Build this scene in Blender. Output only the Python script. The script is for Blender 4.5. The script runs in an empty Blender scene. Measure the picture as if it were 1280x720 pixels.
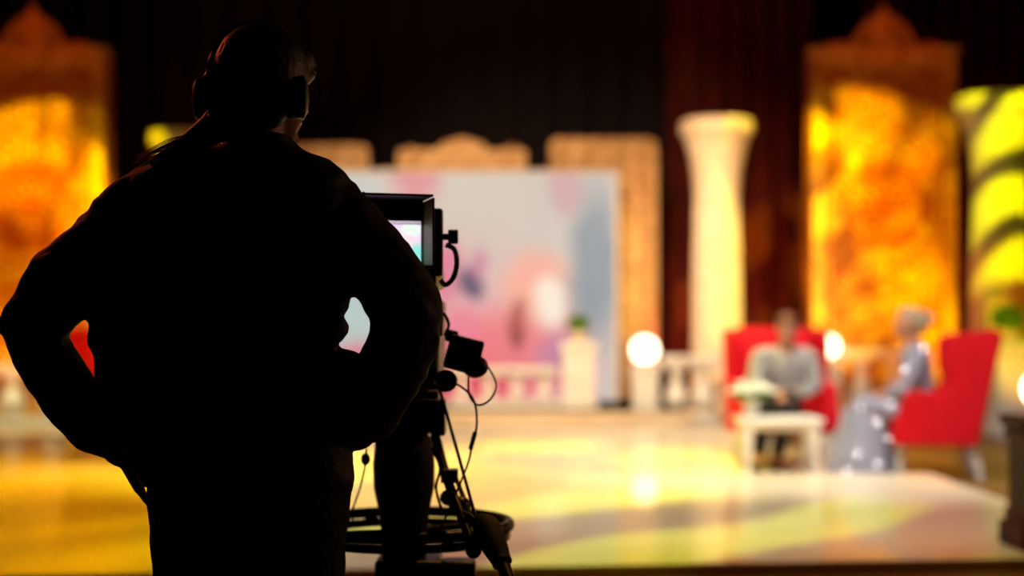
import bpy, bmesh, math, random
from mathutils import Vector, Matrix, noise
random.seed(7)
SC = bpy.context.scene
COL = SC.collection
PI = math.pi
F, HZ, CZ = 1778.0, 419.0, 1.068          # focal length in px of a 1280 frame, horizon row, lens height in m

def PX(px, d): return (px - 640.0) * d / F
def PZ(py, d): return CZ - (py - HZ) * d / F
def P(px, py, d): return Vector((PX(px, d), d, PZ(py, d)))

# ------------------------------------------------------------------ camera
cd = bpy.data.cameras.new('camera'); cam = bpy.data.objects.new('camera', cd); COL.objects.link(cam)
cam.location = (0, 0, CZ); cam.rotation_euler = (PI/2, 0, 0)
cd.sensor_width = 36; cd.lens = 50; cd.shift_y = 59/1280; cd.clip_end = 100; cd.clip_start = .05
cd.dof.use_dof = True; cd.dof.focus_distance = 3.1; cd.dof.aperture_fstop = 1.15
SC.camera = cam
SC.view_settings.view_transform = 'Standard'; SC.view_settings.look = 'None'
SC.view_settings.gamma = 1; SC.view_settings.exposure = 0.6; SC.view_settings.use_curve_mapping = False
try:
    SC.cycles.use_denoising = True; SC.cycles.sample_clamp_indirect = 6
    SC.cycles.caustics_reflective = False; SC.cycles.caustics_refractive = False
    SC.cycles.max_bounces = 6
except Exception: pass

# ------------------------------------------------------------------ world
w = bpy.data.worlds.new('world'); SC.world = w; w.use_nodes = True
w.node_tree.nodes['Background'].inputs[0].default_value = (.35, .02, .05, 1)
w.node_tree.nodes['Background'].inputs[1].default_value = .004

# ------------------------------------------------------------------ stage lamps
def spot(name, loc, aim, power, col, angle=60, blend=.5, rad=.12, gobo=None, gscale=3.0, lo=.45, hi=.6, rot=0.0, floor_=0.0):
    ld = bpy.data.lights.new(name, 'SPOT'); ld.energy = power; ld.color = col
    ld.spot_size = math.radians(angle); ld.spot_blend = blend; ld.shadow_soft_size = .004 if gobo else rad
    o = bpy.data.objects.new(name, ld); COL.objects.link(o); o.location = loc
    o.rotation_euler = (Vector(aim) - Vector(loc)).to_track_quat('-Z', 'Y').to_euler()
    if gobo:                                # a pattern wheel in the projector
        ld.use_nodes = True; nt = ld.node_tree; N, L = nt.nodes, nt.links
        em = N['Emission']
        tc = N.new('ShaderNodeTexCoord'); sx = N.new('ShaderNodeSeparateXYZ'); L.new(tc.outputs['Normal'], sx.inputs[0])
        cb = N.new('ShaderNodeCombineXYZ')
        for i in (0, 1):
            dv = N.new('ShaderNodeMath'); dv.operation = 'DIVIDE'
            L.new(sx.outputs[i], dv.inputs[0]); L.new(sx.outputs[2], dv.inputs[1]); L.new(dv.outputs[0], cb.inputs[i])
        mp = N.new('ShaderNodeMapping'); mp.inputs['Rotation'].default_value[2] = rot; L.new(cb.outputs[0], mp.inputs[0])
        mr = N.new('ShaderNodeMapRange'); mr.interpolation_type = 'SMOOTHSTEP'
        mr.inputs[1].default_value = lo; mr.inputs[2].default_value = hi; mr.inputs[3].default_value = floor_
        if gobo == 'bars':
            t = N.new('ShaderNodeTexWave'); t.inputs['Scale'].default_value = gscale
            t.inputs['Distortion'].default_value = 2.0; t.inputs['Detail'].default_value = 1; t.inputs['Detail Scale'].default_value = 2.0
        else:
            t = N.new('ShaderNodeTexNoise'); t.inputs['Scale'].default_value = gscale
            t.inputs['Detail'].default_value = 1.5; t.inputs['Distortion'].default_value = .6
            mp.inputs['Scale'].default_value = (1.0, .45, 1)
        L.new(mp.outputs[0], t.inputs['Vector'])
        L.new(t.outputs['Color' if gobo == 'bars' else 'Fac'], mr.inputs[0])
        L.new(mr.outputs[0], em.inputs['Strength'])
    return o

WARM = (1.0, .80, .56); YEL = (1.0, .80, .0); ORG = (1.0, .26, .0); RED = (1.0, .06, .015); LIME = (.80, 1.0, .02)
# whites over the talk set and the balustrades
spot('key_lamp', (1.2, 6.5, 6.6), (2.6, 11.2, .6), 1350, (1, .92, .84), 46, .6)
spot('key_lamp', (4.6, 7.2, 6.2), (2.7, 11.0, .7), 420, (1, .93, .88), 34, .6)
spot('front_lamp', (1.5, 9.5, 6.8), (1.6, 17.2, .6), 1600, WARM, 40, .7)
spot('front_lamp', (-1.5, 9.5, 6.8), (.2, 18.8, 2.0), 2500, (1, .70, .42), 46, .7)
spot('front_lamp', (-4.5, 10.0, 6.5), (-5.6, 17.0, .0), 2200, (1, .86, .42), 26, .7)
spot('top_lamp', (.5, 12.6, 7.5), (.5, 12.8, 0), 950, (1, .84, .55), 70, .8)
spot('top_lamp', (1.9, 8.6, 7.5), (1.7, 8.6, 0), 800, (1, .90, .74), 40, .8)
# column washes
spot('column_lamp', (2.2, 12.8, 4.5), (2.55, 17.8, 2.2), 520, (1, .56, .32), 40, .6)
spot('column_lamp', (4.4, 8.5, 7.4), (5.55, 16.2, 2.8), 5000, (.90, 1, .0), 15, .3, gobo='bars', gscale=5.0, lo=.22, hi=.5, rot=-2.1, floor_=.03)
spot('column_lamp', (7.0, 14.0, 1.0), (2.85, 17.7, 1.6), 1000, YEL, 20, .4)
spot('column_lamp', (5.2, 12.0, .5), (5.6, 16.2, 1.2), 160, ORG, 30, .6)
# orange wash plus yellow pattern on the two carved pillars
spot('wash_lamp', (3.6, 13.0, .7), (4.75, 18.2, 1.9), 330, (1, .17, 0), 37, .6)
spot('wash_lamp', (-5.0, 13.0, .7), (-6.1, 18.2, 1.9), 330, (1, .17, 0), 37, .6)
spot('gobo_lamp', (0, 10, 6.5), (4.55, 18.3, 2.5), 8500, (1, .84, 0), 20, .25, gobo='noise', gscale=15, lo=.39, hi=.57, rot=.3, floor_=.05)
spot('gobo_lamp', (-2, 10, 6.5), (-6.1, 18.3, 2.5), 8500, (1, .84, 0), 18.5, .25, gobo='noise', gscale=15, lo=.39, hi=.57, rot=-.3, floor_=.1)
spot('crest_lamp', (4.8, 15.5, 6.5), (4.8, 18.3, 4.8), 55, (1, .05, .01), 40, .8)
spot('crest_lamp', (-6.1, 15.5, 6.5), (-6.1, 18.3, 4.8), 55, (1, .05, .01), 40, .8)
spot('gobo_lamp', (1.5, 12.0, 5.2), (4.3, 18.3, 2.9), 2600, LIME, 15, .3, gobo='noise', gscale=16, lo=.50, hi=.60, rot=.6)
spot('yellow_lamp', (.2, 10.2, 6.0), (4.6, 18.3, 2.2), 1300, (1, .74, 0), 17.5, .4)
spot('yellow_lamp', (-2.2, 10.2, 6.0), (-6.1, 18.3, 2.2), 1300, (1, .74, 0), 17.5, .4)
# patterns on the floor, plus plain spots
spot('gobo_lamp', (-2.6, 10.0, 7.8), (-3.0, 9.4, 0), 3600, (1, .56, .0), 60, .6, gobo='noise', gscale=3.5, lo=.36, hi=.62, rot=.9, floor_=.3)
spot('gobo_lamp', (.0, 12.0, 7.6), (-.3, 11.4, 0), 3200, (1, .85, .0), 50, .6, gobo='noise', gscale=4.0, lo=.40, hi=.56, rot=.9, floor_=.2)
spot('gobo_lamp', (.6, 9.0, 7.6), (.7, 7.8, 0), 1500, (.62, .85, .0), 32, .6, gobo='bars', gscale=1.6, lo=.45, hi=.75, rot=.75, floor_=.0)
spot('gobo_lamp', (1.2, 7.5, 7.0), (1.0, 5.2, 0), 420, (1, .45, .08), 46, .8)  # no pattern: plain orange spot added to brighten the floor before the platform
spot('plant_lamp', (4.4, 12.4, 2.6), (5.25, 15.0, .95), 160, (.6, 1, 0), 22, .5)
# red glow on the drapes
spot('drape_lamp', (0, 17.0, 8.2), (0, 22.5, 3.0), 110, (1, .02, .10), 150, 1.0)  # wide dim spot added to tint the near-black back curtain maroon
spot('drape_lamp', (2.2, 18.6, .4), (3.5, 21, 1.2), 130, RED, 100, .9)
spot('drape_lamp', (6.2, 18.6, .4), (6.0, 21, 1.2), 100, RED, 100, .9)
spot('drape_lamp', (4.35, 10.0, 7.5), (3.5, 20.6, 1.7), 9000, (.9, .8, .0), 12, .5, gobo='bars', gscale=3.5, lo=.35, hi=.7, rot=-2.3)
# back light that rims the operator
spot('rim_lamp', (-4.6, 8.5, 4.4), (-.75, 3.1, 1.5), 130, (1, .12, .04), 12, .5)
spot('rim_lamp', (4.8, 6.0, 2.6), (-.4, 3.3, 1.4), 60, (1, .42, .22), 20, .5)

# ------------------------------------------------------------------ materials
def lin(c): return tuple(((x/255)/12.92 if x/255 <= .04045 else ((x/255+.055)/1.055)**2.4) for x in c) + (1,)
def mat(name, c1, c2=None, rough=.5, metal=0.0, scale=20.0, bump=0.0, bscale=None, coat=0.0, spec=.5, sheen=0.0, trans=0.0, emis=None, estr=0.0):
    m = bpy.data.materials.new(name); m.use_nodes = True; nt = m.node_tree; N, L = nt.nodes, nt.links
    b = N['Principled BSDF']; b.inputs['Roughness'].default_value = rough; b.inputs['Metallic'].default_value = metal
    b.inputs['Coat Weight'].default_value = coat; b.inputs['Specular IOR Level'].default_value = spec
    b.inputs['Sheen Weight'].default_value = sheen; b.inputs['Transmission Weight'].default_value = trans
    tc = N.new('ShaderNodeTexCoord'); n = N.new('ShaderNodeTexNoise'); n.inputs['Scale'].default_value = scale; n.inputs['Detail'].default_value = 3
    L.new(tc.outputs['Object'], n.inputs['Vector'])
    r = N.new('ShaderNodeValToRGB'); c2 = c2 or tuple(x*.86 for x in c1)
    r.color_ramp.elements[0].color = lin(c1); r.color_ramp.elements[1].color = lin(c2)
    r.color_ramp.elements[0].position = .35; r.color_ramp.elements[1].position = .65
    L.new(n.outputs['Fac'], r.inputs[0]); L.new(r.outputs[0], b.inputs['Base Color'])
    if bump:
        n2 = N.new('ShaderNodeTexNoise'); n2.inputs['Scale'].default_value = bscale or scale*4; L.new(tc.outputs['Object'], n2.inputs['Vector'])
        bp = N.new('ShaderNodeBump'); bp.inputs['Strength'].default_value = bump; bp.inputs['Distance'].default_value = .01
        L.new(n2.outputs['Fac'], bp.inputs['Height']); L.new(bp.outputs[0], b.inputs['Normal'])
    if emis:
        b.inputs['Emission Color'].default_value = lin(emis); b.inputs['Emission Strength'].default_value = estr
    return m

M = dict(
    white=mat('painted_white', (238, 232, 224), (226, 218, 208), .35, scale=6),
    cream=mat('cream_plaster', (236, 214, 184), (222, 196, 160), .55, scale=8, bump=.2),
    gold=mat('gilded_carving', (222, 178, 112), (176, 122, 62), .42, metal=.15, scale=14, bump=.5),
    carve=mat('carved_panel', (236, 176, 84), (196, 120, 44), .5, scale=9, bump=.5),
    plate=mat('medallion_ground', (222, 152, 66), (186, 112, 44), .6, scale=12, bump=.4),
    inlay=mat('red_brown_inlay', (176, 62, 14), (150, 46, 8), .5, scale=12, bump=.3),
    recess_shade=mat('panel_recess_shade', (188, 104, 36), (158, 74, 20), .6, scale=9, bump=.3),  # darker than the carving: shade behind the relief put into the colour
    red=mat('red_upholstery', (214, 8, 30), (192, 4, 22), .75, scale=30, bump=.15, spec=.2),
    velvet=mat('dark_red_velvet', (80, 20, 6), (58, 13, 4), .85, scale=5, bump=.2, spec=.2),
    blackcloth=mat('black_backdrop_cloth', (16, 3, 6), (11, 2, 4), .9, scale=3, bump=.2),
    wall=mat('black_wall_paint', (18, 12, 12), (12, 8, 8), .9, scale=2),
    floor=mat('floor_finish', (120, 84, 40), (100, 66, 28), .42, scale=.8, spec=.35),
    deck=mat('glossy_platform_vinyl', (232, 218, 190), (220, 204, 172), .34, scale=.7, spec=.45, coat=.3),
    jacket=mat('black_jacket_cloth', (15, 13, 15), (10, 9, 11), .7, scale=30, bump=.25, bscale=60),
    trouser=mat('black_trouser_cloth', (12, 11, 14), (8, 8, 10), .8, scale=40, bump=.3, bscale=120),
    skin=mat('skin', (198, 140, 112), (184, 124, 98), .5, scale=12, bump=.05),
    hairdark=mat('dark_auburn_hair', (40, 14, 8), (24, 8, 5), .5, scale=60, bump=.2, bscale=160),
    plastic=mat('black_plastic', (16, 15, 16), (10, 10, 11), .4, scale=30),
    rubber=mat('black_rubber', (20, 18, 18), (12, 11, 11), .65, scale=60, bump=.3),
    metal=mat('dark_metal', (60, 52, 48), (40, 34, 32), .35, metal=.8, scale=20),
    brass=mat('painted_monitor_shell', (120, 92, 44), (96, 72, 34), .5, scale=20),
    wood=mat('dark_wood', (88, 28, 14), (60, 17, 9), .6, scale=5, bump=.2, spec=.25),
    silver=mat('silver_dress_fabric', (160, 158, 178), (128, 130, 152), .45, scale=50, bump=.4, sheen=.3),
    sequin=mat('sequin_metal', (250, 250, 255), (240, 240, 250), .46, metal=1.0),
    grey=mat('grey_shirt_cloth', (178, 172, 166), (158, 152, 148), .8, scale=20, bump=.3),
    dark=mat('dark_trouser_wool', (34, 28, 26), (24, 20, 19), .8, scale=40, bump=.2),
    blond=mat('grey_blond_hair', (186, 168, 136), (150, 130, 100), .5, scale=50, bump=.5),
    brown=mat('brown_hair', (132, 78, 44), (92, 52, 28), .5, scale=50, bump=.5),
    leaf=mat('green_foliage', (104, 150, 22), (66, 112, 16), .5, scale=12, bump=.2),
    flower=mat('white_petals', (240, 240, 228), (222, 226, 206), .6, scale=30),
    eye=mat('eye', (40, 28, 20), (20, 14, 10), .15, scale=50),
    globe=mat('lit_frosted_globe', (255, 246, 226), None, .4, emis=(255, 240, 206), estr=3.2),
)

# ------------------------------------------------------------------ mesh helpers
def B(): return bmesh.new()
def box(bm, c, s, rz=0.0, ry=0.0, rx=0.0):
    m = Matrix.Translation(c) @ Matrix.Rotation(rz, 4, 'Z') @ Matrix.Rotation(ry, 4, 'Y') @ Matrix.Rotation(rx, 4, 'X') @ Matrix.Diagonal((s[0], s[1], s[2], 1))
    bmesh.ops.create_cube(bm, size=1, matrix=m)
def ell(bm, c, r, rz=0.0, ry=0.0, rx=0.0, sub=3):
    m = Matrix.Translation(c) @ Matrix.Rotation(rz, 4, 'Z') @ Matrix.Rotation(ry, 4, 'Y') @ Matrix.Rotation(rx, 4, 'X') @ Matrix.Diagonal((r[0], r[1], r[2], 1))
    bmesh.ops.create_icosphere(bm, subdivisions=sub, radius=1, matrix=m)
def cone(bm, a, b, ra, rb, seg=20):
    a, b = Vector(a), Vector(b); d = b - a
    if d.length < 1e-6: return
    m = Matrix.Translation((a+b)/2) @ d.to_track_quat('Z', 'Y').to_matrix().to_4x4()
    bmesh.ops.create_cone(bm, cap_ends=True, segments=seg, radius1=ra, radius2=rb, depth=d.length, matrix=m)
def limb(bm, pts, seg=18):                 # pts: (x, y, z, r)
    for i, p in enumerate(pts):
        ell(bm, p[:3], (p[3],)*3, sub=2)
        if i: cone(bm, pts[i-1][:3], p[:3], pts[i-1][3], p[3], seg)
def lathe(bm, prof, c=(0, 0, 0), seg=32, flute=0, fl=0.0):
    rings = []
    for r, z in prof:
        ring = []
        for k in range(seg):
            a = 2*PI*k/seg; rr = r*(1 - fl*abs(math.sin(a*flute/2))) if flute else r
            ring.append(bm.verts.new((c[0]+rr*math.cos(a), c[1]+rr*math.sin(a), c[2]+z)))
        rings.append(ring)
    for a, b in zip(rings, rings[1:]):
        for k in range(seg): bm.faces.new((a[k], a[(k+1) % seg], b[(k+1) % seg], b[k]))
    bm.faces.new(rings[0][::-1]); bm.faces.new(rings[-1])
def loft(bm, rings, seg=36):               # horizontal ellipses (cx, cy, cz, rx, ry), squareness 2.4
    rr = []
    for cx, cy, cz, rx, ry in rings:
        r = []
        for k in range(seg):
            a = 2*PI*k/seg; ca, sa = math.cos(a), math.sin(a); e = 2/2.4
            r.append(bm.verts.new((cx+rx*math.copysign(abs(ca)**e, ca), cy+ry*math.copysign(abs(sa)**e, sa), cz)))
        rr.append(r)
    for a, b in zip(rr, rr[1:]):
        for k in range(seg): bm.faces.new((a[k], a[(k+1) % seg], b[(k+1) % seg], b[k]))
    bm.faces.new(rr[0][::-1]); bm.faces.new(rr[-1])
def smoothpath(pts, n=6):
    pts = [Vector(p) for p in pts]; out = []
    for i in range(len(pts)-1):
        p0, p1, p2, p3 = pts[max(i-1, 0)], pts[i], pts[i+1], pts[min(i+2, len(pts)-1)]
        for k in range(n):
            t = k/n
            out.append(.5*((2*p1)+(p2-p0)*t+(2*p0-5*p1+4*p2-p3)*t*t+(3*p1-p0-3*p2+p3)*t**3))
    out.append(pts[-1]); return out
def tube(bm, pts, r, seg=8, closed=False, sm=True):
    pp = smoothpath(pts) if sm else [Vector(p) for p in pts]; n = len(pp); rings = []; up = Vector((.13, .21, 1)).normalized()
    for i, p in enumerate(pp):
        t = (pp[(i+1) % n]-pp[i-1]) if closed else (pp[min(i+1, n-1)]-pp[max(i-1, 0)])
        t.normalize(); s = t.cross(up)
        if s.length < .05: s = t.cross(Vector((1, 0, 0)))
        s.normalize(); u = s.cross(t); rad = r(i/(n-1)) if callable(r) else r
        rings.append([bm.verts.new(p+s*rad*math.cos(2*PI*k/seg)+u*rad*math.sin(2*PI*k/seg)) for k in range(seg)])
    m = n if closed else n-1
    for i in range(m):
        a, b = rings[i], rings[(i+1) % n]
        for k in range(seg): bm.faces.new((a[k], a[(k+1) % seg], b[(k+1) % seg], b[k]))
    if not closed: bm.faces.new(rings[0][::-1]); bm.faces.new(rings[-1])
def ringpts(c, R, n=40, axis='Z', a0=0, a1=2*PI, full=True):
    out = []
    for k in range(n if full else n+1):
        a = a0+(a1-a0)*k/n; x, y = R*math.cos(a), R*math.sin(a)
        out.append(Vector(c)+(Vector((x, y, 0)) if axis == 'Z' else Vector((x, 0, y)) if axis == 'Y' else Vector((0, x, y))))
    return out
def prism(bm, poly, y0, y1):               # polygon in XZ pushed along Y
    a = [bm.verts.new((x, y0, z)) for x, z in poly]; b = [bm.verts.new((x, y1, z)) for x, z in poly]; n = len(poly)
    for k in range(n): bm.faces.new((a[k], a[(k+1) % n], b[(k+1) % n], b[k]))
    bm.faces.new(a[::-1]); bm.faces.new(b)

def obj(name, bm, m, parent=None, smooth=True, bevel=0.0, seg=3):
    me = bpy.data.meshes.new(name); bmesh.ops.recalc_face_normals(bm, faces=bm.faces); bm.to_mesh(me); bm.free()
    o = bpy.data.objects.new(name, me); COL.objects.link(o); me.materials.append(m)
    if smooth: 
        for p in me.polygons: p.use_smooth = True
    if bevel:
        b = o.modifiers.new('bevel', 'BEVEL'); b.width = bevel; b.segments = seg; b.limit_method = 'ANGLE'
    if bevel or smooth:
        try: me.set_sharp_from_angle(angle=math.radians(40))
        except Exception: pass
    if parent is not None: o.parent = parent
    return o
def blend(name, bm, m, parent=None, voxel=.008, it=6, fold=0.0, fscale=5.0, fvert=1.0):
    """overlapping shapes melted into one continuous skin"""
    me = bpy.data.meshes.new('tmp'); bmesh.ops.recalc_face_normals(bm, faces=bm.faces); bm.to_mesh(me); bm.free()
    t = bpy.data.objects.new('tmp', me); COL.objects.link(t)
    r = t.modifiers.new('r', 'REMESH'); r.mode = 'VOXEL'; r.voxel_size = voxel; r.adaptivity = 0
    s = t.modifiers.new('s', 'SMOOTH'); s.factor = .6; s.iterations = it
    dg = bpy.context.evaluated_depsgraph_get(); dg.update()
    nm = bpy.data.meshes.new_from_object(t.evaluated_get(dg)); bpy.data.objects.remove(t); bpy.data.meshes.remove(me)
    nm.name = name
    if fold:                                # cloth folds
        nrm = [v.normal.copy() for v in nm.vertices]
        for v, n in zip(nm.vertices, nrm):
            c = v.co; q = Vector((c.x*fscale, c.y*fscale, c.z*fscale*fvert))
            a = noise.noise(q)+.5*noise.noise(q*2.3)
            v.co = c+n*fold*(.6-2*abs(a))
    nm.materials.clear(); nm.materials.append(m)
    for p in nm.polygons: p.use_smooth = True
    o = bpy.data.objects.new(name, nm); COL.objects.link(o)
    if parent is not None: o.parent = parent
    return o
def thing(name, label, cat, loc=(0, 0, 0), rz=0.0, group=None):
    o = bpy.data.objects.new(name, None); COL.objects.link(o); o.location = loc; o.rotation_euler = (0, 0, rz); o.empty_display_size = .1
    o['label'] = label; o['category'] = cat
    if group: o['group'] = group
    return o
def tag(o, label, cat, group=None):
    o['label'] = label; o['category'] = cat
    if group: o['group'] = group
    return o
def struct(o, label=None):
    o['kind'] = 'structure'
    if label: o['label'] = label
    return o
def keep(o, parent):                        # parent while staying where it was built
    o.parent = parent; o.matrix_parent_inverse = Matrix.Translation(parent.location).inverted() if parent.rotation_euler.z == 0 else parent.matrix_basis.inverted(); return o
def dup(root, label, loc, rz=None, group=None):
    r = root.copy(); COL.objects.link(r); r.location = loc; r['label'] = label
    if rz is not None: r.rotation_euler = (0, 0, rz)
    if group: r['group'] = group
    for ch in list(root.children):
        c = ch.copy(); COL.objects.link(c); c.parent = r
        for g in ch.children:
            d = g.copy(); COL.objects.link(d); d.parent = c
    return r

# ================================================================== the room
bm = B(); box(bm, (0, 10, -.05), (28, 30, .1)); struct(obj('floor', bm, M['floor'], smooth=False), 'olive brown studio floor around the pale glossy platform')
bm = B(); box(bm, (0, 23.2, 4.5), (28, .2, 9)); struct(obj('wall_back', bm, M['wall'], smooth=False))
bm = B(); box(bm, (-13.6, 10, 4.5), (.2, 26.4, 9)); struct(obj('wall_left', bm, M['wall'], smooth=False))
bm = B(); box(bm, (13.6, 10, 4.5), (.2, 26.4, 9)); struct(obj('wall_right', bm, M['wall'], smooth=False))
bm = B(); box(bm, (0, -3.2, 4.5), (28, .2, 9)); struct(obj('wall_front', bm, M['wall'], smooth=False))
bm = B(); box(bm, (0, 10, 9.05), (28, 26.8, .1)); struct(obj('ceiling', bm, M['wall'], smooth=False))
# pale glossy platform
bm = B()
top = [(-7.5, 5.45), (3.0, 6.5), (3.05, 10.36), (-7.5, 10.36)]
va = [bm.verts.new((x, y, .0)) for x, y in top]; vb = [bm.verts.new((x, y, .06)) for x, y in top]
for k in range(4): bm.faces.new((va[k], va[(k+1) % 4], vb[(k+1) % 4], vb[k]))
bm.faces.new(vb); bm.faces.new(va[::-1])
pf = struct(obj('floor_platform', bm, M['deck'], smooth=False, bevel=.006), 'low pale glossy platform with a straight front edge')
bm = B(); box(bm, (-2.5, 13.38, .012), (10.2, 6.02, .024)); struct(obj('floor_stage', bm, M['deck'], smooth=False, bevel=.004), 'pale glossy stage floor running back to the steps')
# riser before the screen
bm = B(); box(bm, (PX(600, 16.6), 18.9, .10), (4.9, 4.9, .16)); box(bm, (PX(600, 16.6), 18.95, .15), (5.0, 5.06, .06))
struct(obj('floor_riser', bm, M['cream'], smooth=False, bevel=.01), 'cream step in front of the big screen')

# curtains
def curtain(x0, x1, y, z0, z1, m, fold=.12, pitch=.35, ph=0.0):
    bm = B(); n = int((x1-x0)/.035); L = []
    for j in range(9):
        z = z0+(z1-z0)*j/8; row = []
        for i in range(n+1):
            x = x0+(x1-x0)*i/n
            row.append(bm.verts.new((x, y+fold*math.sin(2*PI*x/pitch+ph+.5*math.sin(z+x*2))*(.7+.3*math.sin(x*1.7)), z)))
        L.append(row)
    for a, b in zip(L, L[1:]):
        for i in range(n): bm.faces.new((a[i], a[i+1], b[i+1], b[i]))
    me_o = obj('stage_curtain', bm, m)
    s = me_o.modifiers.new('s', 'SOLIDIFY'); s.thickness = .012
    return me_o
tag(curtain(-13.2, 13.2, 22.6, 0.02, 8.8, M['blackcloth'], .14, .6), 'near-black curtain spanning the whole back of the stage', 'curtain')
tag(curtain(2.25, 4.3, 20.6, 0.02, 7.6, M['velvet'], .10, .34), 'dark red velvet drape between the single cream column and the right carved pillar', 'curtain')
tag(curtain(5.1, 7.6, 20.6, 0.02, 7.6, M['velvet'], .10, .34, 1), 'dark red velvet drape behind the yellow-lit column at the right edge', 'curtain')

# ================================================================== carved pillars
def spiral(c, R, turns, a0, sgn, n=26):
    return [Vector((c[0]+R*(1-.85*k/n)*math.cos(a0+sgn*turns*2*PI*k/n), c[1], c[2]+R*(1-.85*k/n)*math.sin(a0+sgn*turns*2*PI*k/n))) for k in range(n+1)]
def pillar(label, x):
    t = thing('carved_pillar', label, 'pillar', (x, 18.3, 0)); hw, H = .92, 4.72
    bm = B(); box(bm, (0, .28, H/2), (2*hw-.04, .5, H)); obj('core', bm, M['recess_shade'], t, smooth=False, bevel=.01)
    bm = B()
    for s in (-1, 1):
        box(bm, (s*(hw-.07), 0, H/2), (.14, .12, H)); box(bm, (s*(hw-.22), .01, H/2), (.03, .08, H-.5))
    for z in (.12, H-.1): box(bm, (0, 0, z), (2*hw-.2, .12, .22))
    obj('frame', bm, M['carve'], t, smooth=False, bevel=.015)
    zc = PZ(258, 18.3)
    bm = B()
    lathe(bm, [(.47, -.03), (.47, .0), (.44, .012)], seg=48); bmesh.ops.transform(bm, matrix=Matrix.Translation((0, .03, zc)) @ Matrix.Rotation(PI/2, 4, 'X'), verts=bm.verts); plate = obj('medallion_plate', bm, M['plate'], t); bm = B()
    for R, r in ((.50, .036), (.41, .020), (.31, .026), (.12, .024)):
        tube(bm, ringpts((0, -.02, zc), R, 48, 'Y'), r, 8, closed=True, sm=False)
    for k in range(12):
        a = 2*PI*k/12; c = (.215*math.cos(a), -.02, zc+.215*math.sin(a))
        ell(bm, c, (.085, .03, .032), ry=-a, sub=2)
    ell(bm, (0, -.02, zc), (.075, .05, .075), sub=2)
    for k in range(24):
        a = 2*PI*k/24; ell(bm, (.365*math.cos(a), -.02, zc+.365*math.sin(a)), (.02, .02, .02), sub=1)
    obj('medallion', bm, M['inlay'], t)
    bm = B()
    for zz in [.35+.52*i for i in range(9)]:
        if abs(zz-zc) < .5: 
            for s in (-1, 1): tube(bm, spiral((s*.58, 0, zz), .12, 1.4, 0 if s > 0 else PI, s), .018, 6, sm=False)
            continue
        for s in (-1, 1):
            tube(bm, spiral((s*.27, 0, zz), .19, 1.7, PI/2, s), .022, 6, sm=False)
            tube(bm, spiral((s*.55, 0, zz+.22), .13, 1.5, -PI/2, -s), .018, 6, sm=False)
            tube(bm, [(s*.06, 0, zz-.2), (s*.2, -.01, zz-.1), (s*.5, 0, zz+.02), (s*.66, 0, zz+.2)], .016, 6)
            ell(bm, (s*.4, 0, zz-.16), (.10, .03, .035), ry=-s*.7, sub=2)
        ell(bm, (0, 0, zz), (.05, .04, .11), sub=2); ell(bm, (0, 0, zz+.25), (.035, .03, .08), sub=2)
    obj('scroll_relief', bm, M['carve'], t)
    bm = B()                                 # crest
    for s in (-1, 1):
        tube(bm, spiral((s*.26, .02, H+.16), .17, 1.5, PI*.5, s), .035, 8, sm=False)
        tube(bm, [(s*.85, .02, H+.02), (s*.6, .02, H+.1), (s*.44, .02, H+.06), (s*.28, .02, H+.3), (s*.08, .02, H+.46)], .03, 8)
    ell(bm, (0, .02, H+.26), (.16, .06, .24), sub=2); ell(bm, (0, .02, H+.52), (.05, .04, .09), sub=2)
    box(bm, (0, .1, H+.01), (2*hw+.06, .34, .08))
    obj('crest', bm, M['carve'], t)
    return t
pillar('tall carved pillar with a round medallion behind the two red armchairs, right side', PX(1105, 18.3))
pillar('tall carved pillar with a round medallion at the left edge, lit orange and yellow', PX(40, 18.3))

# ================================================================== columns
def column(label, x, y, top, rs, rc, group=None):
    t = thing('column', label, 'column', (x, y, 0), 0, group)
    bm = B(); lathe(bm, [(rs*1.06, .34), (rs*1.0, .6), (rs*.98, top*.45), (rs*.9, top-.95)], seg=96, flute=24, fl=.05); obj('shaft', bm, M['cream'], t)
    bm = B(); lathe(bm, [(rs*.9, top-.97), (rs*.92, top-.9), (rs*1.0, top-.6), (rs*1.16, top-.36), (rc*.9, top-.2), (rc*1.0, top-.15), (rc, top-.03), (rc*.97, top)], seg=48); obj('capital', bm, M['cream'], t)
    bm = B(); box(bm, (0, 0, .07), (rs*2.9, rs*2.9, .14)); lathe(bm, [(rs*1.4, .14), (rs*1.42, .2), (rs*1.2, .25), (rs*1.22, .3), (rs*1.06, .35)], seg=48); obj('base', bm, M['cream'], t, bevel=.01)
    return t
column('cream column with flared capital standing alone right of the big screen', PX(896, 17.8), 17.8, PZ(152, 17.8), .305, .455)
column('column with flared capital lit in yellow stripes at the right edge', PX(1250, 16.2), 16.2, PZ(122, 16.2), .33, .50)
column('cream column mostly hidden behind the operator, only its capital showing by the shoulder', PX(233, 17.8), 17.8, PZ(167, 17.8), .305, .455)

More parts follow.
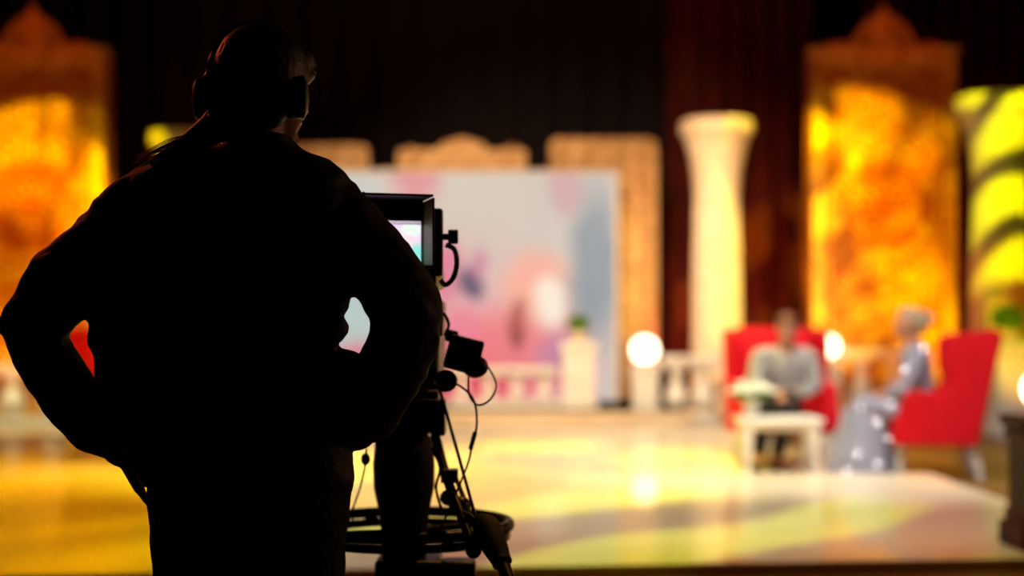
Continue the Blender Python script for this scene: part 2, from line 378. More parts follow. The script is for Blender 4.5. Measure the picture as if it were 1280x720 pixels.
# ================================================================== gilded surrounds around the screen
def surround(label, px0, px1, topy, d, crown=False):
    x0, x1 = PX(px0, d), PX(px1, d); xc = (x0+x1)/2; hw = (x1-x0)/2; H = PZ(topy, d)-.18
    t = thing('gilded_panel', label, 'panel', (xc, d, .18))
    bm = B()
    if crown:
        poly = [(-hw, 0), (hw, 0), (hw, H-.12), (hw*.9, H-.08), (hw*.42, H-.1), (hw*.3, H+.0), (hw*.12, H+.05), (0, H+.08), (-hw*.12, H+.05), (-hw*.3, H), (-hw*.42, H-.1), (-hw*.9, H-.08), (-hw, H-.12)]
    else:
        poly = [(-hw, 0), (hw, 0), (hw, H-.1), (hw-.04, H-.02), (hw-.12, H), (-hw+.12, H), (-hw+.04, H-.02), (-hw, H-.1)]
    prism(bm, poly, .04, .22); obj('panel_board', bm, M['gold'], t, smooth=False, bevel=.012)
    bm = B(); rows = int(H/.24)
    for i in range(rows+1):
        z = .1+i*(H-.22)/rows
        for s in (-1, 1):
            for xx in ((hw*.78,) if crown else (hw*.78, hw*.30)):
                tube(bm, spiral((s*xx, .03, z), .095, 1.3, PI/2*(i % 2), s), .016, 6, sm=False)
        ell(bm, (0, .03, z), (.04, .03, .07), sub=1)
    for s in (-1, 1): box(bm, (s*(hw-.02), .03, H/2-.05), (.03, .06, H-.12))
    obj('scroll_carving', bm, M['gold'], t)
    return t
surround('tall gilded carved panel right of the big screen, next to the cream column', 688, 822, 172, 19.9)
surround('gilded carved panel left of the big screen, seen beside the operator\'s neck', 332, 460, 180, 19.9)
surround('gilded crown-topped panel rising above the middle of the big screen', 497, 658, 178, 19.9, True)

# ================================================================== big screen
def screen_mat(name, blobs, base, strength):
    m = bpy.data.materials.new(name); m.use_nodes = True; nt = m.node_tree; N, L = nt.nodes, nt.links
    b = N['Principled BSDF']; b.inputs['Base Color'].default_value = (.02, .02, .02, 1); b.inputs['Roughness'].default_value = .5
    tc = N.new('ShaderNodeTexCoord'); cur = None
    nz = N.new('ShaderNodeTexNoise'); nz.inputs['Scale'].default_value = 5; nz.inputs['Detail'].default_value = 2; L.new(tc.outputs['Generated'], nz.inputs['Vector'])
    wv = N.new('ShaderNodeVectorMath'); wv.operation = 'MULTIPLY_ADD'; wv.inputs[1].default_value = (.10, 0, .14)
    L.new(nz.outputs['Color'], wv.inputs[0])
    sub = N.new('ShaderNodeVectorMath'); sub.operation = 'SUBTRACT'; sub.inputs[1].default_value = (.05, 0, .07); L.new(tc.outputs['Generated'], sub.inputs[0]); L.new(sub.outputs[0], wv.inputs[2])
    rgb = N.new('ShaderNodeRGB'); rgb.outputs[0].default_value = lin(base); cur = rgb.outputs[0]
    for (u, v, ru, rv, c, k) in blobs:
        s = N.new('ShaderNodeVectorMath'); s.operation = 'SUBTRACT'; s.inputs[1].default_value = (u, .5, v); L.new(wv.outputs[0], s.inputs[0])
        q = N.new('ShaderNodeVectorMath'); q.operation = 'MULTIPLY'; q.inputs[1].default_value = (1/ru, 0, 1/rv); L.new(s.outputs[0], q.inputs[0])
        l = N.new('ShaderNodeVectorMath'); l.operation = 'LENGTH'; L.new(q.outputs[0], l.inputs[0])
        mr = N.new('ShaderNodeMapRange'); mr.interpolation_type = 'SMOOTHSTEP'; mr.inputs[1].default_value = .35; mr.inputs[2].default_value = 1.0
        mr.inputs[3].default_value = k; mr.inputs[4].default_value = 0; L.new(l.outputs['Value'], mr.inputs[0])
        mx = N.new('ShaderNodeMixRGB'); L.new(mr.outputs[0], mx.inputs[0]); L.new(cur, mx.inputs[1]); mx.inputs[2].default_value = lin(c); cur = mx.outputs[0]
    L.new(cur, b.inputs['Emission Color']); b.inputs['Emission Strength'].default_value = strength
    return m
SD = 19.3; sx0, sx1, sz0, sz1 = PX(384, SD), PX(770, SD), PZ(506, SD), PZ(216, SD)
def uv(px, py): return ((px-384)/(770-384), (492-py)/(492-216))
def bl(px, py, rx, ry, c, k=1.0): u, v = uv(px, py); return (u, v, rx/386, ry/276, c, k)
blobs = [bl(560, 440, 240, 190, (238, 170, 176), .75), bl(440, 360, 70, 190, (186, 206, 204)), bl(450, 455, 60, 55, (236, 96, 122), .9),  # first blob paints a pink veil of stray light over the picture
         bl(520, 226, 45, 34, (226, 140, 152), .9), bl(575, 480, 130, 120, (240, 104, 132), .95), bl(650, 430, 120, 80, (244, 120, 132), .9),
         bl(560, 330, 26, 60, (226, 116, 150), .9), bl(592, 344, 22, 34, (70, 62, 108), .95), bl(600, 320, 14, 26, (206, 120, 160), .7), bl(577, 400, 30, 34, (240, 128, 156), .8),
         bl(672, 355, 60, 62, (255, 176, 156), .95), bl(690, 370, 30, 42, (255, 244, 226), .95), bl(650, 395, 16, 40, (176, 60, 66), .85),
         bl(648, 412, 10, 20, (120, 36, 50), .7), bl(705, 236, 34, 40, (214, 150, 162), .6), bl(745, 330, 46, 130, (132, 150, 164), .95),
         bl(700, 430, 40, 40, (190, 130, 168), .8), bl(600, 470, 70, 30, (236, 70, 96), .8)]
scr = thing('video_wall', 'large lit video wall with a pale pink picture between the gilded panels', 'screen', ((sx0+sx1)/2, SD, .18))
bm = B(); box(bm, (0, 0, (sz0+sz1)/2-.18), (sx1-sx0, .04, sz1-sz0)); obj('display', bm, screen_mat('video_picture', blobs, (212, 202, 192), .58), scr, smooth=False)
bm = B(); W, Hh, zc = (sx1-sx0), (sz1-sz0), (sz0+sz1)/2-.18
for s in (-1, 1): box(bm, (s*(W/2+.02), .03, zc), (.04, .12, Hh+.08)); box(bm, (0, .03, zc+s*(Hh/2+.02)), (W, .12, .04))
box(bm, (0, .10, zc), (W, .06, Hh))
obj('bezel', bm, M['cream'], scr, smooth=False, bevel=.005)
bm = B()
for s in (-1, 0, 1): box(bm, (s*W*.4, .1, (zc-Hh/2)/2), (.12, .3, zc-Hh/2-.02))
obj('stand', bm, M['cream'], scr, smooth=False)
bm = B(); box(bm, (0, .03, (zc-Hh/2-.02)/2), (W+.04, .08, zc-Hh/2-.025)); obj('skirting_board', bm, M['cream'], scr, smooth=False)

# ================================================================== balustrades
def balu_prof(h, r=.075):
    return [(r*.9, 0), (r*.9, .06*h), (r*.5, .10*h), (r*.62, .16*h), (r*1.1, .32*h), (r*1.0, .42*h), (r*.5, .66*h), (r*.42, .76*h), (r*.62, .82*h), (r*.45, .88*h), (r*.85, .93*h), (r*.85, h)]
def balustrade(label, x0, x1, y, z, h, pitch, posts=(), r=.075, m='white'):
    t = thing('balustrade', label, 'balustrade', ((x0+x1)/2, y, z)); L = x1-x0
    bm = B(); box(bm, (0, 0, .05), (L, .2, .1)); obj('base_rail', bm, M[m], t, smooth=False, bevel=.01)
    bm = B(); box(bm, (0, 0, h-.04), (L, .22, .08)); box(bm, (0, 0, h-.1), (L, .15, .04)); obj('handrail', bm, M[m], t, smooth=False, bevel=.012)
    n = max(1, round(L/pitch)); src = None
    for i in range(n):
        x = -L/2+(i+.5)*L/n
        if src is None:
            bm = B(); lathe(bm, balu_prof(h-.22, r), (0, 0, 0), 20); src = obj('baluster', bm, M[m], t); src.location = (x, 0, .1)
        else:
            c = src.copy(); COL.objects.link(c); c.parent = t; c.location = (x, 0, .1)
    return t
BY = 17.0
balustrade('white balustrade between the globe-topped post and the cream column', PX(824, BY)+.04, PX(884, BY)+.12, BY, .0, PZ(445, BY), .34, r=.13)
balustrade('white balustrade behind the armchairs, between the two seated people', PX(1054, BY)+.02, PX(1140, BY), BY, .0, PZ(436, BY), .34, r=.13)
balustrade('white balustrade at the left edge, seen below the operator\'s elbow', PX(-60, BY), PX(92, BY), BY, .0, PZ(456, BY), .46, r=.15)
balustrade('low white balustrade on the cream step in front of the big screen', PX(560, 17.4), PX(697, 17.4), 17.4, .18, .50, .32, r=.09)
def lamp_post(label, x, y, zt, hw, gr, m='white', z0=0.0, nm='lamp_post', cat='lamp'):
    t = thing(nm, label, cat, (x, y, z0)); h = zt-z0
    bm = B(); box(bm, (0, 0, h/2), (2*hw, 2*hw, h-.02)); obj('post', bm, M[m], t, smooth=False, bevel=.015)
    bm = B(); box(bm, (0, 0, h-.03), (2*hw+.06, 2*hw+.06, .06)); box(bm, (0, 0, h-.09), (2*hw+.03, 2*hw+.03, .05)); obj('cap', bm, M[m], t, smooth=False, bevel=.012)
    bm = B(); box(bm, (0, 0, .06), (2*hw+.07, 2*hw+.07, .12)); box(bm, (0, 0, .15), (2*hw+.03, 2*hw+.03, .06)); obj('plinth', bm, M[m], t, smooth=False, bevel=.015)
    return t
def globe_lamp(label, x, y, z, r):
    t = thing('globe_lamp', label, 'lamp', (x, y, z))
    bm = B(); lathe(bm, [(r*.55, 0), (r*.55, .015), (r*.35, .03), (r*.32, .045)], seg=24); obj('fitting', bm, M['metal'], t)
    bm = B(); ell(bm, (0, 0, .03+r*.97), (r, r, r), sub=4); obj('globe', bm, M['globe'], t)
    return t
zp = PZ(456, BY)
lamp_post('square white post under a glowing globe, left of the white balustrade', PX(806, BY), BY, zp, .15, .14, nm='balustrade_post', cat='post')
globe_lamp('glowing white globe lamp on the post left of the cream column', PX(806, BY), BY, zp, .155)
zp = PZ(450, BY)
lamp_post('square white post under a globe beside the frontal red armchair', PX(1037, BY)-.02, BY, zp, .13, .13, nm='balustrade_post', cat='post')
globe_lamp('glowing globe lamp between the two seated people, at head height', PX(1037, BY)-.02, BY, zp, .135)
# foreground dark pedestal with globe
PD = 6.75; zt = PZ(519, PD)
lamp_post('dark brown wooden pedestal with moulded top, cut by the right edge', PX(1264, PD)+.17, PD, zt, .14, 0, 'wood', .06, nm='wooden_pedestal', cat='pedestal')
globe_lamp('glowing globe lamp on the dark wooden pedestal, right edge', PX(1264, PD)+.15, PD, zt, .098)

# pedestal with plant near the right column, and pedestal by the screen
def foliage(bm, c, r, n=160, seed=1, lr=.05):
    rnd = random.Random(seed)
    for _ in range(n):
        a, b = rnd.uniform(0, 2*PI), math.acos(rnd.uniform(-.6, 1)); k = rnd.uniform(.55, 1)
        p = Vector((math.sin(b)*math.cos(a)*r[0]*k, math.sin(b)*math.sin(a)*r[1]*k, math.cos(b)*r[2]*k))
        ell(bm, Vector(c)+p, (lr, lr*.55, lr*.18), rz=rnd.uniform(0, 6), ry=rnd.uniform(-1, 1), rx=rnd.uniform(-1, 1), sub=1)
def potted(label, x, y, z, r, fr, seed):
    t = thing('potted_plant', label, 'plant', (x, y, z))
    bm = B(); lathe(bm, [(r*.55, 0), (r*.8, .06), (r*.9, .12), (r*.95, .13)], seg=28); obj('pot', bm, M['cream'], t)
    bm = B(); foliage(bm, (0, 0, .13+fr*.7), (fr, fr, fr*.95), 190, seed, .045); tag_f = obj('foliage', bm, M['leaf'], t); tag_f['kind'] = 'stuff'
    bm = B(); tube(bm, [(0, 0, .1), (.01, 0, .13+fr*.4), (0, .01, .13+fr)], .012, 6); obj('stem', bm, M['wood'], t)
    return t
def pedestal(label, x, y, z, hw, h):
    t = thing('pedestal', label, 'pedestal', (x, y, z))
    bm = B(); box(bm, (0, 0, h/2), (2*hw*.86, 2*hw*.86, h-.04)); obj('shaft', bm, M['white'], t, smooth=False, bevel=.01)
    bm = B(); box(bm, (0, 0, h-.05), (2*hw, 2*hw, .1)); obj('cap', bm, M['white'], t, smooth=False, bevel=.02)
    bm = B(); box(bm, (0, 0, .06), (2*hw, 2*hw, .12)); obj('plinth', bm, M['white'], t, smooth=False, bevel=.02)
    return t
d = 17.2; zt = PZ(428, d); pedestal('square white pedestal on the cream step at the right corner of the big screen', PX(723, d), d, .18, .22, zt-.18)
potted('small yellow-green plant on the white pedestal by the big screen', PX(723, d), d, zt, .12, .13, 3)
d = 15.0; zt = PZ(429, d); pedestal('yellow-lit white pedestal behind the right armchair, in front of the striped column', PX(1266, d), d, 0, .27, zt)
potted('round bright green plant on the pedestal at the right edge', PX(1260, d), d, zt, .14, .17, 5)

# ================================================================== armchairs (front faces +X)
def armchair(label, loc, rz):
    t = thing('armchair', label, 'armchair', loc, rz)
    side = [(-.445, 1.04), (-.448, 1.075), (-.42, 1.098), (-.37, 1.10), (-.16, 1.085), (-.075, 1.06), (-.055, .98), (-.06, .84), (-.085, .72), (-.07, .665), (.0, .65), (.20, .655), (.25, .63), (.265, .58), (.30, .46), (.345, .36), (.34, .27), (.30, .25), (-.27, .25)]
    for s in (-1, 1):
        bm = B(); prism(bm, side, s*.36-.055, s*.36+.055)
        obj('side_wing', bm, M['red'], t, bevel=.028, seg=4)
    bm = B(); prism(bm, [(-.20, .44), (-.16, .60), (-.22, .86), (-.27, 1.04), (-.33, 1.105), (-.41, 1.115), (-.455, 1.10), (-.462, 1.05), (-.41, .8), (-.30, .27), (-.22, .27)], -.31, .31)
    bk = obj('backrest', bm, M['red'], t, bevel=.035, seg=4)
    bm = B()
    for i in range(3):
        for j in range(2+i % 2):
            bm = B(); ell(bm, (-.185-.045*i, (j-(1+i % 2)/2)*.17, .66+.13*i), (.012, .016, .016), sub=1); obj('button', bm, M['red'], bk)
    bm = B(); prism(bm, [(-.22, .25), (.31, .25), (.325, .34), (-.22, .34)], -.32, .32); obj('seat_base', bm, M['red'], t, bevel=.02)
    bm = B(); prism(bm, [(-.22, .335), (.33, .335), (.345, .40), (.32, .455), (-.22, .465)], -.3, .3); obj('seat_cushion', bm, M['red'], t, bevel=.035, seg=4)
    for sx, sy in ((.28, 1), (.28, -1), (-.24, 1), (-.24, -1)):
        bm = B(); dx = .0 if sx > 0 else -.06
        cone(bm, (sx, sy*.32, .26), (sx+dx, sy*.32, 0.0), .036, .022, 14); obj('leg', bm, M['white'], t)
    return t
CHY = 10.85
armchair('red wingback armchair in profile, carrying the person in the silver dress', (PX(1168, CHY), CHY, 0), PI-.2)
armchair('red wingback armchair facing the viewer, carrying the person in the grey top', (PX(976, 11.7), 11.7, .024), -PI/2)
armchair('red wingback armchair on the left, seen through the gap under the operator\'s arm', (PX(148, 12.2), 12.2, .024), -.15)

# ================================================================== coffee table and flowers
tx, ty, tz = PX(972, 10.72), 10.72, .0
t = thing('coffee_table', 'low white coffee table in front of the person in the grey top', 'table', (tx, ty, tz))
bm = B(); box(bm, (0, 0, .43), (.62, .44, .045)); obj('tabletop', bm, M['white'], t, smooth=False, bevel=.018)
bm = B(); box(bm, (0, 0, .385), (.54, .36, .05)); obj('apron', bm, M['white'], t, smooth=False, bevel=.006)
for sx, sy in ((1, 1), (1, -1), (-1, 1), (-1, -1)):
    bm = B(); lathe(bm, [(.018, 0), (.026, .04), (.02, .1), (.03, .2), (.034, .3), (.036, .40)], (sx*.25, sy*.165, 0), 16); obj('leg', bm, M['white'], t)
t = thing('flower_vase', 'white flower arrangement in a vase on the left end of the coffee table', 'flowers', (tx-.2, ty, .4525))
bm = B(); lathe(bm, [(.045, 0), (.06, .03), (.055, .09), (.07, .13)], seg=24); obj('vase', bm, M['white'], t)
bm = B(); rnd = random.Random(4)
for _ in range(60):
    a = rnd.uniform(0, 2*PI); q = math.sqrt(rnd.random()); c = Vector((.17*q*math.cos(a), .13*q*math.sin(a), .19+.07*(1-q*q)*rnd.uniform(.4, 1.2)))
    for k in range(5): ell(bm, c+Vector((.018*math.cos(k*1.257), .018*math.sin(k*1.257), 0)), (.017, .017, .010), rz=k, ry=.4, sub=1)
    ell(bm, c+Vector((0, 0, .006)), (.010, .010, .010), sub=1)
o = obj('blossoms', bm, M['flower'], t); o['kind'] = 'stuff'
bm = B(); foliage(bm, (0, 0, .15), (.14, .11, .05), 50, 8, .035)
o = obj('leaves', bm, M['leaf'], t); o['kind'] = 'stuff'

# ================================================================== people
def head(bm, c, yaw, s=1.0, pitch=0.0):
    """skull, jaw, brow, nose, lips, chin and ears; yaw 0 looks along +X"""
    T = Matrix.Translation(c) @ Matrix.Rotation(yaw, 4, 'Z') @ Matrix.Rotation(pitch, 4, 'Y')
    def e(p, r, **k):
        q = T @ Vector([x*s for x in p]); ell(bm, q, tuple(x*s for x in r), rz=yaw, ry=k.get('ry', 0)+pitch, sub=3)
    e((-.012, 0, .03), (.098, .078, .092)); e((.022, 0, -.035), (.070, .060, .078)); e((.045, 0, -.085), (.036, .038, .028))
    e((.088, 0, -.012), (.020, .011, .028), ry=-.35); e((.1, 0, -.026), (.013, .015, .010)); e((.075, 0, .018), (.014, .045, .012))
    e((.083, 0, -.055), (.010, .024, .006)); e((.08, 0, -.066), (.010, .02, .006)); e((.075, 0, -.092), (.016, .018, .014))
    for k in (-1, 1):
        e((-.005, k*.080, -.005), (.018, .009, .032)); e((.055, k*.042, -.028), (.022, .018, .020))
    return T
def eyes(T, s, parent):
    for k in (-1, 1):
        bm = B(); ell(bm, T @ Vector((.079*s, k*.031*s, .001)), (.010*s,)*3, sub=2); keep(obj('eye', bm, M['eye']), parent)
def hand(bm, wrist, fwd, nrm, s=1.0, curl=.5, side=1):
    """palm, four bent fingers of unequal length, thumb from the side of the palm near its base"""
    w = Vector(wrist); f = Vector(fwd).normalized(); n = Vector(nrm); n = (n-f*n.dot(f)).normalized(); u = f.cross(n)*side
    pc = [w, w+f*.045*s, w+f*.085*s]
    for k in (-1.5, -.5, .5, 1.5):
        limb(bm, [(*(w+u*k*.012*s+f*.005*s), .015*s), (*(w+u*k*.019*s+f*.085*s), .0125*s)], 10)
    for k, L in ((-1.5, .066), (-.5, .076), (.5, .080), (1.5, .070)):
        p = w+u*k*.020*s+f*.088*s; pts = [(*p, .0100*s)]; a = curl*.4
        for q, fr in enumerate((.45, .32, .23)):
            dr = f*math.cos(a)-n*math.sin(a); p = p+dr*L*fr*s; pts.append((*p, (.0092-.0009*q)*s)); a += curl
        limb(bm, pts, 10)
    p = w+f*.025*s+u*.026*s; pts = [(*p, .014*s)]
    for dd, r in ((f*.5+u*.8-n*.2, .012), (f*.85+u*.45-n*.35, .0105), (f*.95+u*.15-n*.45, .009)):
        p = p+dd.normalized()*.031*s; pts.append((*p, r*s))
    limb(bm, pts, 10)

# ---- seated person in the silver dress (profile, looking left)
D = 10.85
def W(px, py, dy=0.0): return P(px, py, D+dy)
def L4(px, py, r, dy=0.0): v = W(px, py, dy); return (v.x, v.y, v.z, r)
hp = W(1147, 520); wom = thing('person', 'person in a long silver sequined dress seated in profile, fair hair tied in a bun', 'person', (hp.x, hp.y, 0))
bm = B(); hc = W(1134, 405); T = head(bm, hc, PI+.12, .98, .06)
limb(bm, [L4(1139, 412, .05), L4(1143, 434, .055)])
limb(bm, [L4(1144, 446, .10), L4(1147, 480, .10), L4(1150, 512, .13)])
for s in (-1, 1):
    dy = s*.16
    limb(bm, [L4(1145, 443, .055, dy), L4(1140, 466, .045, dy*1.25), L4(1132, 487, .038, dy*1.35), L4(1112, 492, .032, dy*1.0), L4(1094, 495, .026, dy*.62)])
    hand(bm, W(1093, 495, dy*.6), (-1, -s*.25, -.15), (0, 0, 1), .95, .35, side=-s)
    limb(bm, [L4(1148, 522, .095, s*.09), L4(1078, 506, .062, s*.09), L4(1072, 545, .05, s*.09), L4(1074, 584, .036, s*.08), L4(1060, 591, .030, s*.08)])
body = blend('body', bm, M['skin'], None, .007, 3); keep(body, wom); eyes(T, .98, wom)
bm = B()
limb(bm, [L4(1144, 446, .115), L4(1147, 468, .118), L4(1148, 490, .108), L4(1149, 515, .15)])
limb(bm, [L4(1144, 440, .06, -.10), L4(1144, 440, .06, .10)])
for s in (-1, 1):
    dy = s*.16
    limb(bm, [L4(1145, 443, .070, dy), L4(1140, 466, .058, dy*1.25), L4(1131, 487, .052, dy*1.35), L4(1114, 491, .043, dy*1.02)])
    limb(bm, [L4(1148, 520, .125, s*.09), L4(1112, 512, .105, s*.09), L4(1080, 508, .088, s*.09)])
limb(bm, [L4(1080, 510, .10), L4(1074, 535, .13)])
v1 = [(1082, 503, .07, .12), (1079, 509, .11, .16), (1077, 522, .145, .19), (1076, 545, .185, .235), (1074, 570, .225, .28), (1074, 592, .25, .30)]
loft(bm, [(W(a, b).x, D, W(a, b).z, rx, ry) for a, b, rx, ry in v1][::-1])
limb(bm, [L4(1115, 525, .10, .06), L4(1100, 560, .10, .05), L4(1095, 575, .11, .04)])
dress = keep(blend('dress', bm, M['silver'], None, .010, 4, .010, 9, .35), wom)
bm = B(); ell(bm, W(1141, 398), (.088, .090, .085), sub=3); ell(bm, W(1147, 406), (.070, .082, .080), sub=3)
ell(bm, W(1158, 399), (.052, .055, .058), sub=3); ell(bm, W(1131, 390), (.05, .066, .034), sub=3)
keep(blend('hair', bm, M['blond'], None, .008, 3, .004, 40, .4), wom)
me = dress.data; sun = random.Random(12)
bm = B(); tgt = [(1150, 436), (1160, 463), (1122, 462), (1131, 478), (1124, 503), (1106, 503), (1069, 508), (1088, 526), (1062, 565), (1085, 576), (1050, 586), (1104, 548)]
Vw = [(v.co.copy(), v.normal.copy()) for v in me.vertices]
for px, py in tgt:                          # larger sequins, laid on the cloth, all turned to glint key light at the camera
    q = W(px, py); best = None
    for co, n in Vw:
        if n.y > -.2: continue
        dd = (co.x-q.x)**2+(co.z-q.z)**2
        if best is None or dd < best[0]: best = (dd, co, n)
    if best:
        c, n = best[1], best[2]; hv = Vector((-.28+sun.uniform(-.04, .04), -.86, .44+sun.uniform(-.04, .04))).normalized(); cone(bm, c+n*.006, c+n*.006+hv*.004, .014, .014, 16)
o = obj('sequins', bm, M['sequin'], smooth=False); keep(o, wom); o['kind'] = 'stuff'

# ---- seated person in the grey top (facing us, leaning)
D = 11.35
man = thing('person', 'person in a pale grey top and dark trousers seated facing the viewer', 'person', (W(980, 500).x, D, 0))
bm = B(); hc = W(984, 411, -.10); T = head(bm, hc, -PI/2-.25, 1.0, .25)
limb(bm, [L4(984, 420, .055, -.05), L4(982, 436, .06, .0)])
limb(bm, [L4(981, 452, .12, .02), L4(980, 480, .12, .10), L4(979, 505, .14, .17)])
for s in (-1, 1):
    limb(bm, [L4(981+s*29, 448, .058, .0), L4(981+s*36, 480, .045, -.03), L4(981+s*24, 492, .036, -.20), L4(981+s*7, 489, .028, -.32)])
    hand(bm, W(981+s*6, 489, -.33), (-s*.7, -.6, -.35), (0, -.2, 1), 1.0, .5, side=s)
kn = ((960, 497, 948, 577), (985, 499, 972, 577))
for a, b, c, e in kn:
    limb(bm, [L4(979+(a-972)*.6, 510, .085, .12), L4(a, b, .062, -.36), L4((a+c)/2, (b+e)/2, .052, -.33), L4(c, e-8, .036, -.28), L4(c-2, e+2, .032, -.40)])
keep(blend('body', bm, M['skin'], None, .008, 3), man); eyes(T, 1.0, man)
bm = B()
limb(bm, [L4(981, 444, .10, .03), L4(981, 456, .15, .04), L4(980, 480, .155, .08), L4(979, 503, .16, .16)])
limb(bm, [L4(957, 447, .085, .02), L4(1006, 447, .085, .02)])
for s in (-1, 1):
    limb(bm, [L4(981+s*29, 448, .085, .0), L4(981+s*37, 480, .068, -.03), L4(981+s*25, 492, .055, -.19), L4(981+s*13, 490, .042, -.27)])
keep(blend('top', bm, M['grey'], None, .010, 4, .010, 9, .7), man)
bm = B()
for a, b, c, e in kn:
    limb(bm, [L4(979+(a-972)*.6, 510, .115, .10), L4(a, b, .080, -.35), L4((a+c)/2, (b+e)/2, .066, -.32), L4(c, e-9, .052, -.28)])
keep(blend('trousers', bm, M['dark'], None, .010, 4, .006, 9, .5), man)
bm = B(); ell(bm, W(984, 400, -.10), (.090, .105, .064), sub=3); ell(bm, W(984, 410, -.02), (.082, .075, .085), sub=3)
keep(blend('hair', bm, M['brown'], None, .008, 3, .004, 40, .5), man)
for a, b, c, e in kn:
    v = W(c-2, e+5, -.36); bm = B(); ell(bm, (v.x, v.y+.02, .06), (.046, .13, .040), sub=3); box(bm, (v.x, v.y+.02, .033), (.08, .24, .018)); keep(blend('shoe', bm, M['rubber'], None, .007, 2), man)

# ================================================================== the camera operator (back to us)
D = 3.1
op = thing('person', 'camera operator in black seen from behind, hands on hips, wearing headphones', 'person', (PX(312, D), D, 0))
def R4(px, py, rpx, dy=0.0): v = W(px, py, dy); return (v.x, v.y, v.z, rpx*D/F)
def ring(px0, px1, py, ry, dy=0.0):
    z = PZ(py, D); return (PX((px0+px1)/2, D), D+dy, z, (px1-px0)/2*D/F, ry)
# body (skin), continuous from head to feet under the clothes
bm = B(); hc = W(331, 116, .02); yaw = PI/2-.85; T = head(bm, hc, yaw, 1.0, .05)
limb(bm, [R4(318, 150, 36, -.01), R4(314, 205, 38, -.01)])
loft(bm, [ring(250, 380, 215, .07), ring(190, 420, 250, .10), ring(175, 425, 300, .12), ring(175, 415, 380, .12), ring(190, 405, 450, .11), ring(195, 425, 540, .12), ring(200, 425, 600, .12)][::-1])
limb(bm, [R4(175, 268, 32), R4(110, 330, 26, -.02), R4(48, 405, 24, -.05), R4(78, 484, 22, .01), R4(116, 530, 20, .05), R4(150, 566, 19, .08)])
limb(bm, [R4(420, 268, 32), R4(505, 396, 26, -.05), R4(478, 480, 24, .0), R4(440, 528, 19, .08)])
hand(bm, W(153, 572, .08), (.50, .10, -1), (-.8, -.3, -.3), .95, .30, side=1)
hand(bm, W(438, 532, .08), (-.50, .25, -1), (.8, -.3, -.3), .95, .45, side=-1)
hipz = PZ(600, D)
for s, xk in ((-1, 252), (1, 372)):
    x = PX(xk, D); xf = PX(312+s*66, D)
    limb(bm, [(x, D, hipz, .088), ((x+xf)/2, D+.01, .50, .062), (xf, D-.01, .30, .056), (xf, D-.02, .10, .040), (xf, D+.10, .045, .034)])
keep(blend('body', bm, M['skin'], None, .006, 3), op); eyes(T, 1.0, op)
# jacket
bm = B()
loft(bm, [ring(283, 356, 178, .062), ring(258, 378, 187, .078), ring(204, 412, 200, .098), ring(168, 436, 220, .115), ring(150, 446, 250, .135), ring(130, 450, 300, .15), ring(118, 436, 350, .155),
          ring(114, 424, 390, .15), ring(114, 420, 430, .15), ring(126, 424, 480, .15), ring(144, 432, 530, .15), ring(162, 440, 575, .15), ring(182, 442, 606, .145)][::-1])
limb(bm, [R4(190, 240, 36), R4(166, 262, 40), R4(134, 300, 46), R4(82, 350, 47, -.03), R4(44, 403, 43, -.05), R4(50, 437, 36, -.03), R4(81, 487, 37, .01), R4(118, 530, 38, .05), R4(146, 552, 28, .08)])
limb(bm, [R4(400, 240, 36), R4(418, 262, 42), R4(444, 298, 47), R4(490, 354, 46, -.03), R4(509, 388, 45, -.05), R4(507, 424, 43, -.04), R4(494, 452, 43, -.02), R4(478, 482, 42, .0), R4(456, 516, 43, .04), R4(448, 534, 32, .07)])
ell(bm, W(416, 370, .0), (.040, .09, .045), sub=3); ell(bm, W(412, 412, .0), (.040, .09, .034), sub=3); ell(bm, W(430, 455, .03), (.05, .07, .035), sub=3)
tube(bm, [W(290, 176, -.045), W(318, 170, -.07), W(350, 176, -.045), W(362, 184, .0)], .016, 10)
jk = keep(blend('jacket', bm, M['jacket'], None, .007, 4, .0055, 8, 1.6), op)
bm = B()
hz = ring(186, 442, 600, .13)
loft(bm, [ring(206, 414, 728, .06), ring(192, 430, 700, .10), ring(188, 436, 650, .13), ring(186, 441, 600, .13), ring(190, 438, 560, .12)])
for s, xk in ((-1, 252), (1, 372)):
    x = PX(xk, D); xf = PX(312+s*66, D)
    limb(bm, [(x, D, PZ(615, D), .104), (x+.0*s, D, PZ(720, D), .104), ((x+xf)/2, D+.01, .50, .082), (xf, D-.01, .30, .072), (xf, D-.02, .09, .066)])
keep(blend('trousers', bm, M['trouser'], None, .008, 4, .005, 9, .9), op)
for s in (-1, 1):
    xf = PX(312+s*66, D); bm = B(); ell(bm, (xf, D+.055, .062), (.050, .14, .058), sub=3); box(bm, (xf, D+.055, .014), (.094, .27, .028))
    keep(blend('shoe', bm, M['rubber'], None, .006, 2), op)
# hair: cap of hair, tail swept over the left shoulder
bm = B()
ell(bm, W(326, 92, -.012), (.103, .108, .110), sub=4); ell(bm, W(316, 125, -.045), (.085, .065, .075), sub=3)
limb(bm, [R4(300, 128, 34, -.06), R4(284, 146, 26, -.075), R4(268, 160, 20, -.08), R4(240, 178, 15, -.08), R4(212, 192, 10, -.07), R4(190, 203, 6, -.06)])
ell(bm, W(380, 82, .06), (.028, .05, .045), sub=3)
hr = keep(blend('hair', bm, M['hairdark'], None, .006, 5, .0015, 40, .3), op)
bm = B(); rnd = random.Random(9)
for i in range(34):                          # loose strands
    a = rnd.uniform(-1, 1); b = rnd.uniform(-1, 1)
    pts = [W(292+a*10, 128+b*12, -.10), W(272+a*12+b*4, 148+a*6, -.105+b*.01), W(256+b*10, 168+a*5, -.105), W(222+a*14, 184+b*7+a*3, -.10), W(190+a*22, 198+b*8-a*6, -.085)]
    tube(bm, pts, .0012, 4)
